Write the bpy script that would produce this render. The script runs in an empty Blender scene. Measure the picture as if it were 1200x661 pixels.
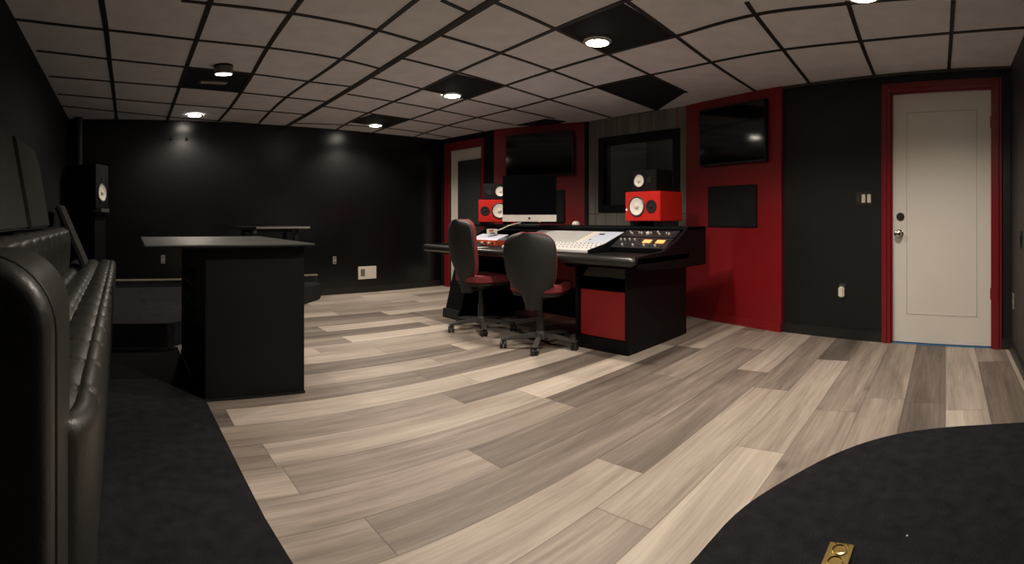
import bpy, bmesh, math, random
from mathutils import Vector, Matrix
random.seed(7)
C = bpy.context.scene
COL = C.collection
PI = math.pi

# ------------------------------------------------------------------ survey of the room
# The photograph is a hand-held sweep (a cylindrical panorama).  Room axes: +X runs along the floor
# planks towards the white door, +Y along the sofa towards the far black wall.  Camera eye at (0,0,H).
F, YH, H, ZC, X0 = 615.0, 255.0, 1.02, 2.19, 142.0
def az(x): return (x - X0) / F
def at(x, y, z):                       # survey point: direction (x,y) meets height z
    r = F * (z - H) / (YH - y)
    return Vector((r * math.sin(az(x)), r * math.cos(az(x)), z))
def ceil_pt(x, y): return at(x, y, ZC)

# ------------------------------------------------------------------ materials
MATS = {}
def newmat(name):
    m = bpy.data.materials.new(name); m.use_nodes = True
    nt = m.node_tree
    return m, nt, nt.nodes['Principled BSDF']
def mat(name, col, rough=.5, metal=0., var=.12, scale=18., bump=0., bscale=None, spec=.5, emit=None, estr=0., coat=0.):
    if name in MATS: return MATS[name]
    m, nt, b = newmat(name)
    N, L = nt.nodes, nt.links
    tc = N.new('ShaderNodeTexCoord'); nz = N.new('ShaderNodeTexNoise')
    nz.inputs['Scale'].default_value = scale; nz.inputs['Detail'].default_value = 4
    L.new(tc.outputs['Object'], nz.inputs['Vector'])
    mx = N.new('ShaderNodeMix'); mx.data_type = 'RGBA'
    mx.inputs[6].default_value = (*[c * (1 - var) for c in col], 1)
    mx.inputs[7].default_value = (*[min(1, c * (1 + var)) for c in col], 1)
    L.new(nz.outputs['Fac'], mx.inputs[0]); L.new(mx.outputs[2], b.inputs['Base Color'])
    b.inputs['Roughness'].default_value = rough; b.inputs['Metallic'].default_value = metal
    b.inputs['Specular IOR Level'].default_value = spec
    b.inputs['Coat Weight'].default_value = coat
    if emit:
        b.inputs['Emission Color'].default_value = (*emit, 1); b.inputs['Emission Strength'].default_value = estr
    if bump:
        n2 = N.new('ShaderNodeTexNoise'); n2.inputs['Scale'].default_value = bscale or scale * 4
        n2.inputs['Detail'].default_value = 5
        L.new(tc.outputs['Object'], n2.inputs['Vector'])
        bp = N.new('ShaderNodeBump'); bp.inputs['Strength'].default_value = bump; bp.inputs['Distance'].default_value = .01
        L.new(n2.outputs['Fac'], bp.inputs['Height']); L.new(bp.outputs['Normal'], b.inputs['Normal'])
    MATS[name] = m
    return m

def wood_floor():
    m, nt, b = newmat('wood_planks'); N, L = nt.nodes, nt.links
    def math_(op, a, c=None):
        n = N.new('ShaderNodeMath'); n.operation = op
        for i, v in enumerate((a, c)):
            if v is None: continue
            if isinstance(v, (int, float)): n.inputs[i].default_value = v
            else: L.new(v, n.inputs[i])
        return n.outputs[0]
    tc = N.new('ShaderNodeTexCoord'); sp = N.new('ShaderNodeSeparateXYZ'); L.new(tc.outputs['Object'], sp.inputs[0])
    x, y = sp.outputs[0], sp.outputs[1]
    W, LEN = .228, 1.5
    yr = math_('DIVIDE', y, W); row = math_('FLOOR', yr); fy = math_('FRACT', yr)
    w1 = N.new('ShaderNodeTexWhiteNoise'); w1.noise_dimensions = '1D'; L.new(row, w1.inputs['W'])
    xr = math_('ADD', math_('DIVIDE', x, LEN), math_('MULTIPLY', w1.outputs['Value'], 7.0))
    colm = math_('FLOOR', xr); fx = math_('FRACT', xr)
    cb = N.new('ShaderNodeCombineXYZ'); L.new(row, cb.inputs[0]); L.new(colm, cb.inputs[1])
    w2 = N.new('ShaderNodeTexWhiteNoise'); w2.noise_dimensions = '2D'; L.new(cb.outputs[0], w2.inputs['Vector'])
    rnd = w2.outputs['Value']
    cv = N.new('ShaderNodeCombineXYZ')
    L.new(math_('ADD', math_('MULTIPLY', x, .9), math_('MULTIPLY', rnd, 37.0)), cv.inputs[0])
    L.new(math_('MULTIPLY', y, 11.0), cv.inputs[1]); L.new(math_('MULTIPLY', rnd, 19.0), cv.inputs[2])
    g1 = N.new('ShaderNodeTexNoise'); g1.inputs['Scale'].default_value = 1.0; g1.inputs['Detail'].default_value = 6
    g1.inputs['Roughness'].default_value = .62; g1.inputs['Distortion'].default_value = .5
    L.new(cv.outputs[0], g1.inputs['Vector'])
    cv2 = N.new('ShaderNodeCombineXYZ')
    L.new(math_('ADD', math_('MULTIPLY', x, 3.0), math_('MULTIPLY', rnd, 11.0)), cv2.inputs[0]); L.new(math_('MULTIPLY', y, 75.0), cv2.inputs[1])
    g2 = N.new('ShaderNodeTexNoise'); g2.inputs['Scale'].default_value = 1.0; g2.inputs['Detail'].default_value = 4
    L.new(cv2.outputs[0], g2.inputs['Vector'])
    t = math_('ADD', math_('MULTIPLY', rnd, .70), math_('MULTIPLY', math_('SUBTRACT', g1.outputs['Fac'], .5), 1.05))
    t = math_('ADD', t, math_('MULTIPLY', math_('SUBTRACT', g2.outputs['Fac'], .5), .35))
    t = math_('ADD', t, .15)
    rp = N.new('ShaderNodeValToRGB'); e = rp.color_ramp.elements
    e[0].position = 0; e[0].color = (.115, .092, .076, 1)
    e[1].position = 1; e[1].color = (.66, .575, .485, 1)
    for p, c in ((.3, (.225, .185, .155, 1)), (.55, (.365, .305, .255, 1)), (.8, (.53, .455, .385, 1))):
        q = e.new(p); q.color = c
    L.new(t, rp.inputs[0])
    # knots
    vo = N.new('ShaderNodeTexVoronoi'); vo.inputs['Scale'].default_value = 1.7; vo.inputs['Randomness'].default_value = 1
    cv3 = N.new('ShaderNodeCombineXYZ'); L.new(math_('MULTIPLY', x, .55), cv3.inputs[0]); L.new(y, cv3.inputs[1])
    L.new(cv3.outputs[0], vo.inputs['Vector'])
    kn = N.new('ShaderNodeMapRange'); kn.inputs[1].default_value = .01; kn.inputs[2].default_value = .06
    kn.inputs[3].default_value = .55; kn.inputs[4].default_value = 1
    L.new(vo.outputs['Distance'], kn.inputs[0])
    # seams
    sy = math_('LESS_THAN', math_('MINIMUM', fy, math_('SUBTRACT', 1.0, fy)), .012)
    sx = math_('LESS_THAN', math_('MINIMUM', fx, math_('SUBTRACT', 1.0, fx)), .0018)
    seam = math_('SUBTRACT', 1.0, math_('MULTIPLY', math_('MAXIMUM', sx, sy), .38))
    k = math_('MULTIPLY', seam, kn.outputs[0])
    mx = N.new('ShaderNodeMix'); mx.data_type = 'RGBA'; mx.blend_type = 'MULTIPLY'; mx.inputs[0].default_value = 1
    L.new(rp.outputs[0], mx.inputs[6]); L.new(k, mx.inputs[7]); L.new(mx.outputs[2], b.inputs['Base Color'])
    b.inputs['Roughness'].default_value = .5; b.inputs['Specular IOR Level'].default_value = .35
    bp = N.new('ShaderNodeBump'); bp.inputs['Strength'].default_value = .12; bp.inputs['Distance'].default_value = .004
    L.new(g2.outputs['Fac'], bp.inputs['Height']); L.new(bp.outputs['Normal'], b.inputs['Normal'])
    return m

def grey_boards():
    m, nt, b = newmat('grey_boards'); N, L = nt.nodes, nt.links
    tc = N.new('ShaderNodeTexCoord'); mp = N.new('ShaderNodeMapping'); mp.inputs['Scale'].default_value = (5, 5, .7)
    L.new(tc.outputs['Object'], mp.inputs[0])
    nz = N.new('ShaderNodeTexNoise'); nz.inputs['Scale'].default_value = 1.6; nz.inputs['Detail'].default_value = 6
    L.new(mp.outputs[0], nz.inputs['Vector'])
    rp = N.new('ShaderNodeValToRGB'); e = rp.color_ramp.elements
    e[0].position = .25; e[0].color = (.13, .122, .105, 1); e[1].position = .8; e[1].color = (.30, .28, .245, 1)
    L.new(nz.outputs['Fac'], rp.inputs[0])
    L.new(rp.outputs[0], b.inputs['Base Color'])
    b.inputs['Roughness'].default_value = .6
    return m

def glass_mat():
    m, nt, b = newmat('booth_glass'); N, L = nt.nodes, nt.links
    tr = N.new('ShaderNodeBsdfTransparent'); tr.inputs[0].default_value = (.8, .82, .8, 1)
    gl = N.new('ShaderNodeBsdfGlossy'); gl.inputs['Roughness'].default_value = .02
    fr = N.new('ShaderNodeFresnel'); fr.inputs[0].default_value = 1.28
    mx = N.new('ShaderNodeMixShader'); L.new(fr.outputs[0], mx.inputs[0]); L.new(tr.outputs[0], mx.inputs[1]); L.new(gl.outputs[0], mx.inputs[2])
    L.new(mx.outputs[0], N['Material Output'].inputs['Surface'])
    return m

M_floor = wood_floor()
M_boards = grey_boards()
M_glass = glass_mat()
M_wall = mat('black_wall_paint', (.0042, .0044, .0047), .27, var=.18, scale=3, bump=.04, bscale=22, spec=.5)
M_wall_matt = mat('black_wall_matt', (.006, .006, .006), .75, var=.2, scale=3, bump=.1, bscale=40, spec=.22)
M_swall = mat('dark_side_wall', (.014, .0125, .012), .55, var=.2, scale=3)
M_red = mat('red_wall_paint', (.25, .007, .011), .42, var=.12, scale=4, bump=.08, bscale=60)
M_trimred = mat('red_trim_paint', (.20, .008, .014), .32, var=.1, scale=6)
M_blacktrim = mat('black_trim', (.013, .013, .013), .4)
M_white = mat('white_door_paint', (.74, .70, .64), .4, var=.03, scale=3, bump=.05, bscale=30)
M_grey = mat('door_groove', (.62, .585, .535), .5)
M_tile = mat('ceiling_tile', (.80, .80, .83), .9, var=.13, scale=7, bump=.5, bscale=90, spec=.1)
M_grid = mat('ceiling_grid_metal', (.014, .013, .012), .6, var=.1)
M_btile = mat('black_tile', (.017, .017, .018), .85, var=.2, bump=.3, bscale=90, spec=.2)
M_carpet = mat('black_carpet', (.028, .028, .032), .97, var=.6, scale=16, bump=1., bscale=260, spec=.08)
M_shadefloor = mat('floor_shade_paint', (.006, .006, .006), .9, spec=.1)  # shade painted into the floor colour, level with the rest
M_leather = mat('black_leather', (.032, .030, .026), .40, var=.2, scale=9, bump=.13, bscale=60, spec=.5)
M_leather2 = mat('black_leather_seam', (.008, .008, .008), .6)
M_lam = mat('black_laminate', (.0048, .0048, .0050), .5, var=.15, spec=.2)
M_counter_top = mat('counter_top', (.10, .10, .095), .32, var=.2, scale=5)
M_matblack = mat('matt_black', (.010, .010, .010), .65, spec=.3)
M_rubber = mat('black_plastic', (.02, .02, .02), .45)
M_greyplastic = mat('grey_plastic', (.075, .072, .068), .5)
M_screen = mat('glossy_screen', (.004, .004, .005), .08, spec=.5)
M_bezel = mat('screen_bezel', (.006, .006, .006), .3)
M_alu = mat('pale_aluminium', (.78, .74, .68), .38, metal=0, var=.02)
M_chrome = mat('chrome', (.62, .58, .52), .18, metal=1)
M_brass = mat('brass', (.78, .56, .20), .28, metal=1, var=.1)
M_brass2 = mat('brass_bright', (.95, .74, .34), .2, metal=1)
M_spk_red = mat('red_speaker_cabinet', (.55, .018, .012), .38, var=.06)
M_cone = mat('white_cone', (.82, .78, .70), .5, var=.03)
M_cap = mat('cone_cap', (.66, .60, .52), .45, var=.03)
M_shell = mat('chair_shell', (.015, .015, .014), .6, var=.12, bump=.1)
M_uph = mat('dark_red_fabric', (.20, .028, .034), .8, var=.15, scale=60, bump=.3, bscale=300)
M_mix_white = mat('mixer_panel', (.78, .765, .75), .45, var=.03)
M_mix_blue = mat('mixer_blue_panel', (.62, .67, .80), .4, var=.02)
M_mix_cream = mat('mixer_cream_panel', (.80, .76, .68), .4, var=.02)
M_mix_line = mat('mixer_lines', (.30, .30, .31), .5)
M_rack = mat('rack_face', (.018, .018, .02), .4)
M_knob = mat('rack_knob', (.62, .58, .52), .35)
M_knobdark = mat('dark_knob', (.05, .05, .05), .4)
M_mixknob = mat('mixer_knob', (.16, .16, .16), .4)
M_orange = mat('orange_display', (.8, .35, .12), .5, emit=(1, .33, .10), estr=1.1)
M_orange_unit = mat('orange_unit', (.62, .10, .03), .45)
M_purple = mat('purple_light', (.25, .2, .7), .4, emit=(.35, .28, 1), estr=.9)
M_led = mat('white_led', (1, 1, 1), .3, emit=(1, .97, .9), estr=4)
M_lamp = mat('lamp_glow', (1, 1, 1), .3, emit=(1, .9, .76), estr=34)
M_lampdim = mat('lamp_glow_side', (1, 1, 1), .3, emit=(1, .88, .72), estr=5)
M_lampring = mat('lamp_ring', (.55, .52, .48), .5)
M_drum = mat('lamp_drum', (.16, .15, .14), .5)
M_panelfab = mat('acoustic_fabric', (.048, .047, .043), .9, var=.15, scale=20, bump=.3, bscale=200, spec=.1)
M_doorpanel = mat('door_dark_panel', (.022, .024, .022), .6, var=.1)
M_wall_r = mat('black_wall_right', (.0085, .0088, .0088), .45, var=.2, scale=3, bump=.05, bscale=30, spec=.35)
M_plate = mat('switch_plate', (.55, .53, .50), .3)
M_cream = mat('cream_plastic', (.72, .68, .58), .45)
M_vent = mat('white_vent', (.72, .68, .60), .5)
M_ventdark = mat('brown_grille', (.16, .13, .10), .6)
M_tape = mat('blue_tape', (.05, .20, .42), .6)
M_paper = mat('paper', (.62, .60, .56), .6)
M_redlabel = mat('red_label', (.6, .05, .05), .5)
M_pipe = mat('dark_pipe', (.03, .03, .03), .35, metal=.3)
M_grey_tray = mat('grey_tray', (.42, .41, .38), .5)
M_silver = mat('silver_edge', (.36, .34, .31), .4)
M_litledge = mat('lit_ledge_paint', (.30, .27, .22), .5)  # black baseboard's top edge coloured as if lit
M_booth = mat('booth_wall', (.16, .16, .15), .8)
M_booth_dark = mat('booth_dark', (.01, .01, .01), .8)
M_booth_pale = mat('booth_pale', (.42, .42, .39), .7)

# ------------------------------------------------------------------ mesh builder
class MB:
    def __init__(s): s.bm = bmesh.new()
    def _x(s, vs, M):
        if M is not None: bmesh.ops.transform(s.bm, matrix=M, verts=vs)
    def box(s, a, b, bev=0., M=None, seg=2):
        t = bmesh.new(); bmesh.ops.create_cube(t, size=1)
        for v in t.verts:
            v.co = Vector([(a[i] + b[i]) / 2 + v.co[i] * abs(b[i] - a[i]) for i in range(3)])
        if bev: bmesh.ops.bevel(t, geom=t.edges[:], offset=bev, segments=seg, affect='EDGES', clamp_overlap=True)
        return s.merge(t, M)
    def merge(s, t, M=None):
        if M is not None: bmesh.ops.transform(t, matrix=M, verts=t.verts)
        me = bpy.data.meshes.new('tmp'); t.to_mesh(me); t.free()
        s.bm.from_mesh(me); bpy.data.meshes.remove(me); return s
    def prism(s, pts, z0, z1, bev=0., M=None, seg=2):     # polygon in xy extruded along z
        t = bmesh.new()
        lo = [t.verts.new((p[0], p[1], z0)) for p in pts]; hi = [t.verts.new((p[0], p[1], z1)) for p in pts]
        n = len(pts); t.faces.new(lo[::-1]); t.faces.new(hi)
        for i in range(n): t.faces.new((lo[i], lo[(i + 1) % n], hi[(i + 1) % n], hi[i]))
        bmesh.ops.recalc_face_normals(t, faces=t.faces)
        if bev: bmesh.ops.bevel(t, geom=t.edges[:], offset=bev, segments=seg, affect='EDGES', clamp_overlap=True)
        return s.merge(t, M)
    def prism_y(s, pts, y0, y1, bev=0., M=None):          # polygon in xz extruded along y
        R = Matrix(((1, 0, 0, 0), (0, 0, 1, 0), (0, 1, 0, 0), (0, 0, 0, 1)))
        return s.prism(pts, y0, y1, bev, R if M is None else M @ R)
    def cyl(s, c, r, h, axis='Z', n=24, r2=None, bev=0., M=None):   # centred at c
        t = bmesh.new(); bmesh.ops.create_cone(t, cap_ends=True, segments=n, radius1=r, radius2=r if r2 is None else r2, depth=h)
        if bev: bmesh.ops.bevel(t, geom=[e for e in t.edges if len(e.link_faces) == 2 and any(len(f.verts) > 4 for f in e.link_faces)], offset=bev, segments=2, affect='EDGES')
        A = {'Z': Matrix(), 'X': Matrix.Rotation(PI / 2, 4, 'Y'), 'Y': Matrix.Rotation(-PI / 2, 4, 'X')}[axis]
        T = Matrix.Translation(c) @ A
        return s.merge(t, T if M is None else M @ T)
    def lathe(s, prof, n=28, M=None):                      # profile (r,z) about z
        t = bmesh.new(); rings = []
        for r, z in prof:
            if r < 1e-6: rings.append([t.verts.new((0, 0, z))])
            else: rings.append([t.verts.new((r * math.cos(2 * PI * i / n), r * math.sin(2 * PI * i / n), z)) for i in range(n)])
        for a, b in zip(rings, rings[1:]):
            for i in range(n):
                j = (i + 1) % n
                if len(a) == 1 and len(b) == 1: continue
                if len(a) == 1: t.faces.new((a[0], b[i], b[j]))
                elif len(b) == 1: t.faces.new((a[i], a[j], b[0]))
                else: t.faces.new((a[i], a[j], b[j], b[i]))
        bmesh.ops.recalc_face_normals(t, faces=t.faces)
        return s.merge(t, M)
    def tube(s, pts, r, n=10, M=None, cap=True):
        t = bmesh.new(); pts = [Vector(p) for p in pts]; rings = []
        rr = r if isinstance(r, (list, tuple)) else [r] * len(pts)
        for i, p in enumerate(pts):
            d = (pts[min(i + 1, len(pts) - 1)] - pts[max(i - 1, 0)]).normalized()
            u = d.cross(Vector((0, 0, 1)))
            if u.length < 1e-3: u = d.cross(Vector((1, 0, 0)))
            u.normalize(); v = d.cross(u)
            rings.append([t.verts.new(p + (u * math.cos(2 * PI * k / n) + v * math.sin(2 * PI * k / n)) * rr[i]) for k in range(n)])
        for a, b in zip(rings, rings[1:]):
            for k in range(n): t.faces.new((a[k], a[(k + 1) % n], b[(k + 1) % n], b[k]))
        if cap: t.faces.new(rings[0]); t.faces.new(rings[-1])
        bmesh.ops.recalc_face_normals(t, faces=t.faces)
        return s.merge(t, M)
    def sheet(s, fn, nu, nv, M=None, closed=None):          # fn(u,v)->Vector, u,v in 0..1
        t = bmesh.new()
        g = [[t.verts.new(fn(i / nu, j / nv)) for j in range(nv + 1)] for i in range(nu + 1)]
        for i in range(nu):
            for j in range(nv): t.faces.new((g[i][j], g[i + 1][j], g[i + 1][j + 1], g[i][j + 1]))
        bmesh.ops.remove_doubles(t, verts=t.verts, dist=1e-6)
        bmesh.ops.recalc_face_normals(t, faces=t.faces)
        return s.merge(t, M)
    def build(s, name, m, parent=None, smooth=None, local=False):
        me = bpy.data.meshes.new(name)
        if parent is not None and not local:
            bmesh.ops.translate(s.bm, vec=-wloc(parent), verts=s.bm.verts)
        s.bm.to_mesh(me); s.bm.free()
        me.materials.append(m)
        if smooth is not None:
            for p in me.polygons: p.use_smooth = True
            try: me.set_sharp_from_angle(angle=math.radians(smooth))
            except Exception: pass
        o = bpy.data.objects.new(name, me); COL.objects.link(o)
        if parent is not None: o.parent = parent
        return o
def wloc(o):
    v = Vector((0, 0, 0))
    while o is not None: v = v + o.location; o = o.parent
    return v
def tag(o, label=None, cat=None, group=None, kind=None):
    if label: o['label'] = label
    if cat: o['category'] = cat
    if group: o['group'] = group
    if kind: o['kind'] = kind
    return o
def thing(name, label, cat, loc, rz=0., group=None):
    o = bpy.data.objects.new(name, None); COL.objects.link(o); o.empty_display_size = .1
    o.location = loc; o.rotation_euler = (0, 0, rz)
    return tag(o, label, cat, group)
def struct(o): o['kind'] = 'structure'; return o
def copy_tree(o, parent=None):
    c = o.copy(); COL.objects.link(c)
    if parent is not None: c.parent = parent
    for ch in [k for k in bpy.data.objects if k.parent == o]: copy_tree(ch, c)
    return c

# ------------------------------------------------------------------ walls
class Wall:                                     # vertical plane from p0 to p1, inside on the left-hand side given by n
    def __init__(s, p0, p1, inside):
        s.p0, s.p1 = Vector((*p0, 0)), Vector((*p1, 0))
        s.d = (s.p1 - s.p0); s.len = s.d.length; s.d.normalize()
        s.n = Vector((-s.d.y, s.d.x, 0))
        if s.n.dot(Vector((*inside, 0)) - s.p0) < 0: s.n = -s.n
        # local (s, depth-into-room, z) -> world
        s.M = Matrix(((s.d.x, s.n.x, 0, s.p0.x), (s.d.y, s.n.y, 0, s.p0.y), (0, 0, 1, 0), (0, 0, 0, 1)))
    def hit(s, x, y, depth=0.):                 # survey direction -> (s, z) on the plane
        dr = Vector((math.sin(az(x)), math.cos(az(x)), 0))
        r = (s.n.dot(s.p0) + depth) / s.n.dot(dr)
        p = dr * r
        return (p - s.p0).dot(s.d), H + (YH - y) / F * r
    def box(s, mb, s0, s1, d0, d1, z0, z1, bev=0.): return mb.box((s0, d0, z0), (s1, d1, z1), bev, s.M)
MID = (2, 2.5)
W_back = Wall((-.62, 6.22), (4.52, 6.47), MID)
W_left = Wall((-.62, -.52), (-.62, 6.22), MID)
W_side = Wall((-.62, -.50), (4.03, -.50), MID)
W_door = Wall((4.475, 1.44), (4.035, -.50), MID)
W_rp = Wall((4.84, 2.56), (4.475, 1.44), MID)        # right red panel
W_win = Wall((4.97, 4.07), (4.84, 2.56), MID)        # grey boards with window
W_lp = Wall((4.56, 5.31), (4.97, 4.07), MID)         # left red panel
W_fd = Wall((4.52, 6.47), (4.56, 5.31), MID)         # far door

poly = [(-.75, -.65), (4.2, -.65), (4.2, -.5), (4.6, 1.3), (5.1, 2.5), (5.2, 4.1), (4.75, 5.4), (4.65, 6.6), (-.75, 6.4)]
struct(MB().prism(poly, -.1, 0).build('floor', M_floor))
struct(MB().prism(poly, ZC, ZC + .1).build('ceiling', M_tile))
T = .12
def wall_obj(name, W, m, s0=0, s1=None, z0=0, z1=ZC):
    return struct(W.box(MB(), s0, W.len if s1 is None else s1, -T, 0, z0, z1).build(name, m))
wall_obj('wall_back', W_back, M_wall, -.1, W_back.len + .1)
wall_obj('wall_left', W_left, M_wall_matt, -.1, W_left.len + .1)
wall_obj('wall_side', W_side, M_swall, -.1, W_side.len + .1)

# right-hand black wall with the white door
sL, _ = W_door.hit(1044, 250); sR, _ = W_door.hit(1163, 250)
dtop = 2.03
fw = .075
mb = MB()
W_door.box(mb, -.02, sL, -T, 0, 0, ZC); W_door.box(mb, sR, W_door.len + .05, -T, 0, 0, ZC); W_door.box(mb, sL, sR, -T, 0, dtop, ZC)
struct(mb.build('wall_right', M_wall_r))
d1 = struct(W_door.box(MB(), sL + .003, sR - .003, -.06, -.02, .012, dtop - .004, .002).build('door_1', M_white))
mb = MB()       # recessed flat panel outlined by a fine moulding
pw0, pw1, pz0, pz1 = sL + .125, sR - .125, .24, dtop - .16
for a in ((pw0, pw1, pz0, pz0 + .007), (pw0, pw1, pz1 - .007, pz1), (pw0, pw0 + .007, pz0, pz1), (pw1 - .007, pw1, pz0, pz1)):
    W_door.box(mb, a[0], a[1], -.021, -.0165, a[2], a[3], .001)
mb.build('panel_moulding', M_grey, d1)
mb = MB()
prof = ((0, .0, .028), (.028, .0, .018), (.05, .0, .03))
def casing(mb, W, a, b, top, w, zb=0.):
    for (i0, i1, dd) in ((0, .4, .02), (.4, .7, .03), (.7, 1, .016)):
        W.box(mb, a - w * i1, a - w * i0, 0, dd, zb, top + w * i1)
        W.box(mb, b + w * i0, b + w * i1, 0, dd, zb, top + w * i1)
        W.box(mb, a - w * i0, b + w * i0, 0, dd, top + w * i0, top + w * i1)
    W.box(mb, a, a + .012, -.06, .0, zb, top); W.box(mb, b - .012, b, -.06, 0, zb, top); W.box(mb, a, b, -.06, 0, top - .012, top)
casing(mb, W_door, sL, sR, dtop, fw)
mb.build('door_casing', M_trimred, d1)
ks, kz = W_door.hit(1052, 274); ls, lz = W_door.hit(1053, 254)
def onwall(W, s_, d, z): return W.M @ Matrix.Translation((s_, d, z)) @ Matrix.Rotation(-PI / 2, 4, 'X')   # local z -> into room
mb = MB(); mb.lathe([(0, 0), (.034, 0), (.034, .006), (.014, .008), (.012, .03), (.024, .038), (.03, .05), (.028, .062), (.015, .07), (0, .071)], M=onwall(W_door, ks + .01, -.02, kz))
tag(mb.build('knob', M_chrome, d1, 40), 'round chrome knob')
mb = MB(); mb.lathe([(0, 0), (.033, 0), (.033, .008), (.026, .014), (.012, .014), (.010, .017), (0, .017)], M=onwall(W_door, ls + .01, -.02, lz))
tag(mb.build('deadbolt', mat('aged_bronze', (.09, .075, .055), .35, metal=.8), d1, 40), 'dark bronze deadbolt')
for hz in (.38, 1.72):
    mb = MB(); W_door.box(mb, sR - .02, sR + .004, -.022, -.012, hz, hz + .09); mb.build('hinge', M_trimred, d1)
W_door.box(mb := MB(), sL + .01, sR - .01, -.019, -.004, 0.001, .008); mb.build('tape_strip', M_tape, d1)

# baseboards
def baseb(name, W, s0, s1, m=M_blacktrim, h=.085, z0=0., d=.014):
    mb = MB(); W.box(mb, s0, s1, 0, d, z0, z0 + h - .015); W.box(mb, s0, s1, 0, d * .6, z0 + h - .015, z0 + h, 0)
    return struct(mb.build(name, m))
baseb('baseboard_right', W_door, .0, sL - fw)
baseb('baseboard_right_corner', W_door, sR + fw, W_door.len)
baseb('baseboard_side', W_side, .0, W_side.len - .01)
baseb('baseboard_back', W_back, 3.15, W_back.len - .02)
baseb('baseboard_left', W_left, .1, W_left.len)
PZ = .19
baseb('baseboard_stage', W_back, .03, 3.12, M_blacktrim, .075, PZ)
mb = MB(); W_back.box(mb, .03, 3.12, 0, .022, PZ + .075, PZ + .095, .003); struct(mb.build('trim_1', M_litledge))  # pale strip paints the light caught along the baseboard top

# right red panel (stands a little proud)
mb = MB(); W_rp.box(mb, -.03, W_rp.len + .012, -T, .03, 0, ZC); struct(mb.build('wall_red_right', M_red))
mb = MB(); W_rp.box(mb, -.01, W_rp.len + .012, .03, .046, 0, .08); struct(mb.build('baseboard_red', M_red))
# left red panel
s580, _ = W_lp.hit(580, 250)
mb = MB(); W_lp.box(mb, s580, W_lp.len + .03, -T, .02, 0, ZC); struct(mb.build('wall_red_left', M_red))
mb = MB(); W_lp.box(mb, -.05, s580, -T, -.0, 0, ZC); struct(mb.build('wall_front_strip', M_wall_matt))

# window wall with hole
w0, _ = W_win.hit(702, 200); w1, _ = W_win.hit(797, 200); wz1 = 1.965; wz0 = 1.08
mb = MB()
W_win.box(mb, -.05, w0, -T, 0, 0, ZC); W_win.box(mb, w1, W_win.len + .05, -T, 0, 0, ZC)
W_win.box(mb, w0, w1, -T, 0, 0, wz0); W_win.box(mb, w0, w1, -T, 0, wz1, ZC)
struct(mb.build('wall_window', M_boards))
win = struct(MB().box((0, 0, 0), (0, 0, 0)).build('window_1', M_lam)) if False else None
mb = MB(); fwid = .085
W_win.box(mb, w0, w0 + fwid, -T, .02, wz0, wz1, .004); W_win.box(mb, w1 - fwid, w1, -T, .02, wz0, wz1, .004)
W_win.box(mb, w0 + fwid, w1 - fwid, -T, .02, wz0, wz0 + fwid, .004); W_win.box(mb, w0 + fwid, w1 - fwid, -T, .02, wz1 - fwid, wz1, .004)
win = struct(mb.build('window_1', M_lam))
mb = MB(); W_win.box(mb, w0 + fwid, w1 - fwid, -.055, -.05, wz0 + fwid, wz1 - fwid); mb.build('glass', M_glass, win)
# boards: vertical joints
mb = MB()
for k in range(1, 9):
    sj = k * W_win.len / 9
    for (za, zb) in (((0, ZC),) if not (w0 - .01 < sj < w1 + .01) else ((0, wz0), (wz1, ZC))):
        W_win.box(mb, sj - .0013, sj + .0013, 0, .0015, za, zb)
W_win.box(mb, 0, w0, 0, .0015, 1.06, 1.066); W_win.box(mb, w1, W_win.len, 0, .0015, 1.06, 1.066)
struct(mb.build('trim_2', M_matblack))
# black edge post between left red panel and boards
mb = MB(); W_win.box(mb, .0, .055, 0, .02, 0, ZC); struct(mb.build('trim_3', M_matblack))
# the booth seen through the glass
mb = MB()
W_win.box(mb, w0 - .6, w1 + .6, -1.75, -1.7, 0, ZC); W_win.box(mb, w0 - .65, w0 - .6, -1.7, -T, 0, ZC); W_win.box(mb, w1 + .6, w1 + .65, -1.7, -T, 0, ZC)
W_win.box(mb, w0 - .6, w1 + .6, -1.7, -T, -.1, 0); W_win.box(mb, w0 - .6, w1 + .6, -1.7, -T, ZC, ZC + .1)
struct(mb.build('wall_booth', M_booth))
def booth_panel(name, x0, x1, y0, y1, depth, m):
    a, za = W_win.hit(x0, y0, -depth); b, zb = W_win.hit(x1, y1, -depth)
    mb = MB(); W_win.box(mb, a, b, -depth - .03, -depth, zb, za, .004); return mb.build(name, m)
struct(booth_panel('trim_4', 714, 723, 166, 236, 1.2, M_booth_pale))
struct(booth_panel('trim_5', 750, 788, 204, 262, 1.6, M_booth_pale))
tag(booth_panel('acoustic_panel', 760, 782, 206, 258, 1.5, M_booth_dark), 'dark panel seen through the booth window glass, behind the red speaker', 'acoustic panel')

l = bpy.data.lights.new('booth_fill', 'POINT'); l.energy = 9; l.color = (1, .93, .84); l.shadow_soft_size = .06  # unseen fill light added to brighten the booth interior
o = bpy.data.objects.new('booth_fill', l); COL.objects.link(o); o.location = W_win.M @ Vector((w1 + .25, -.75, 2.0))
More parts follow.
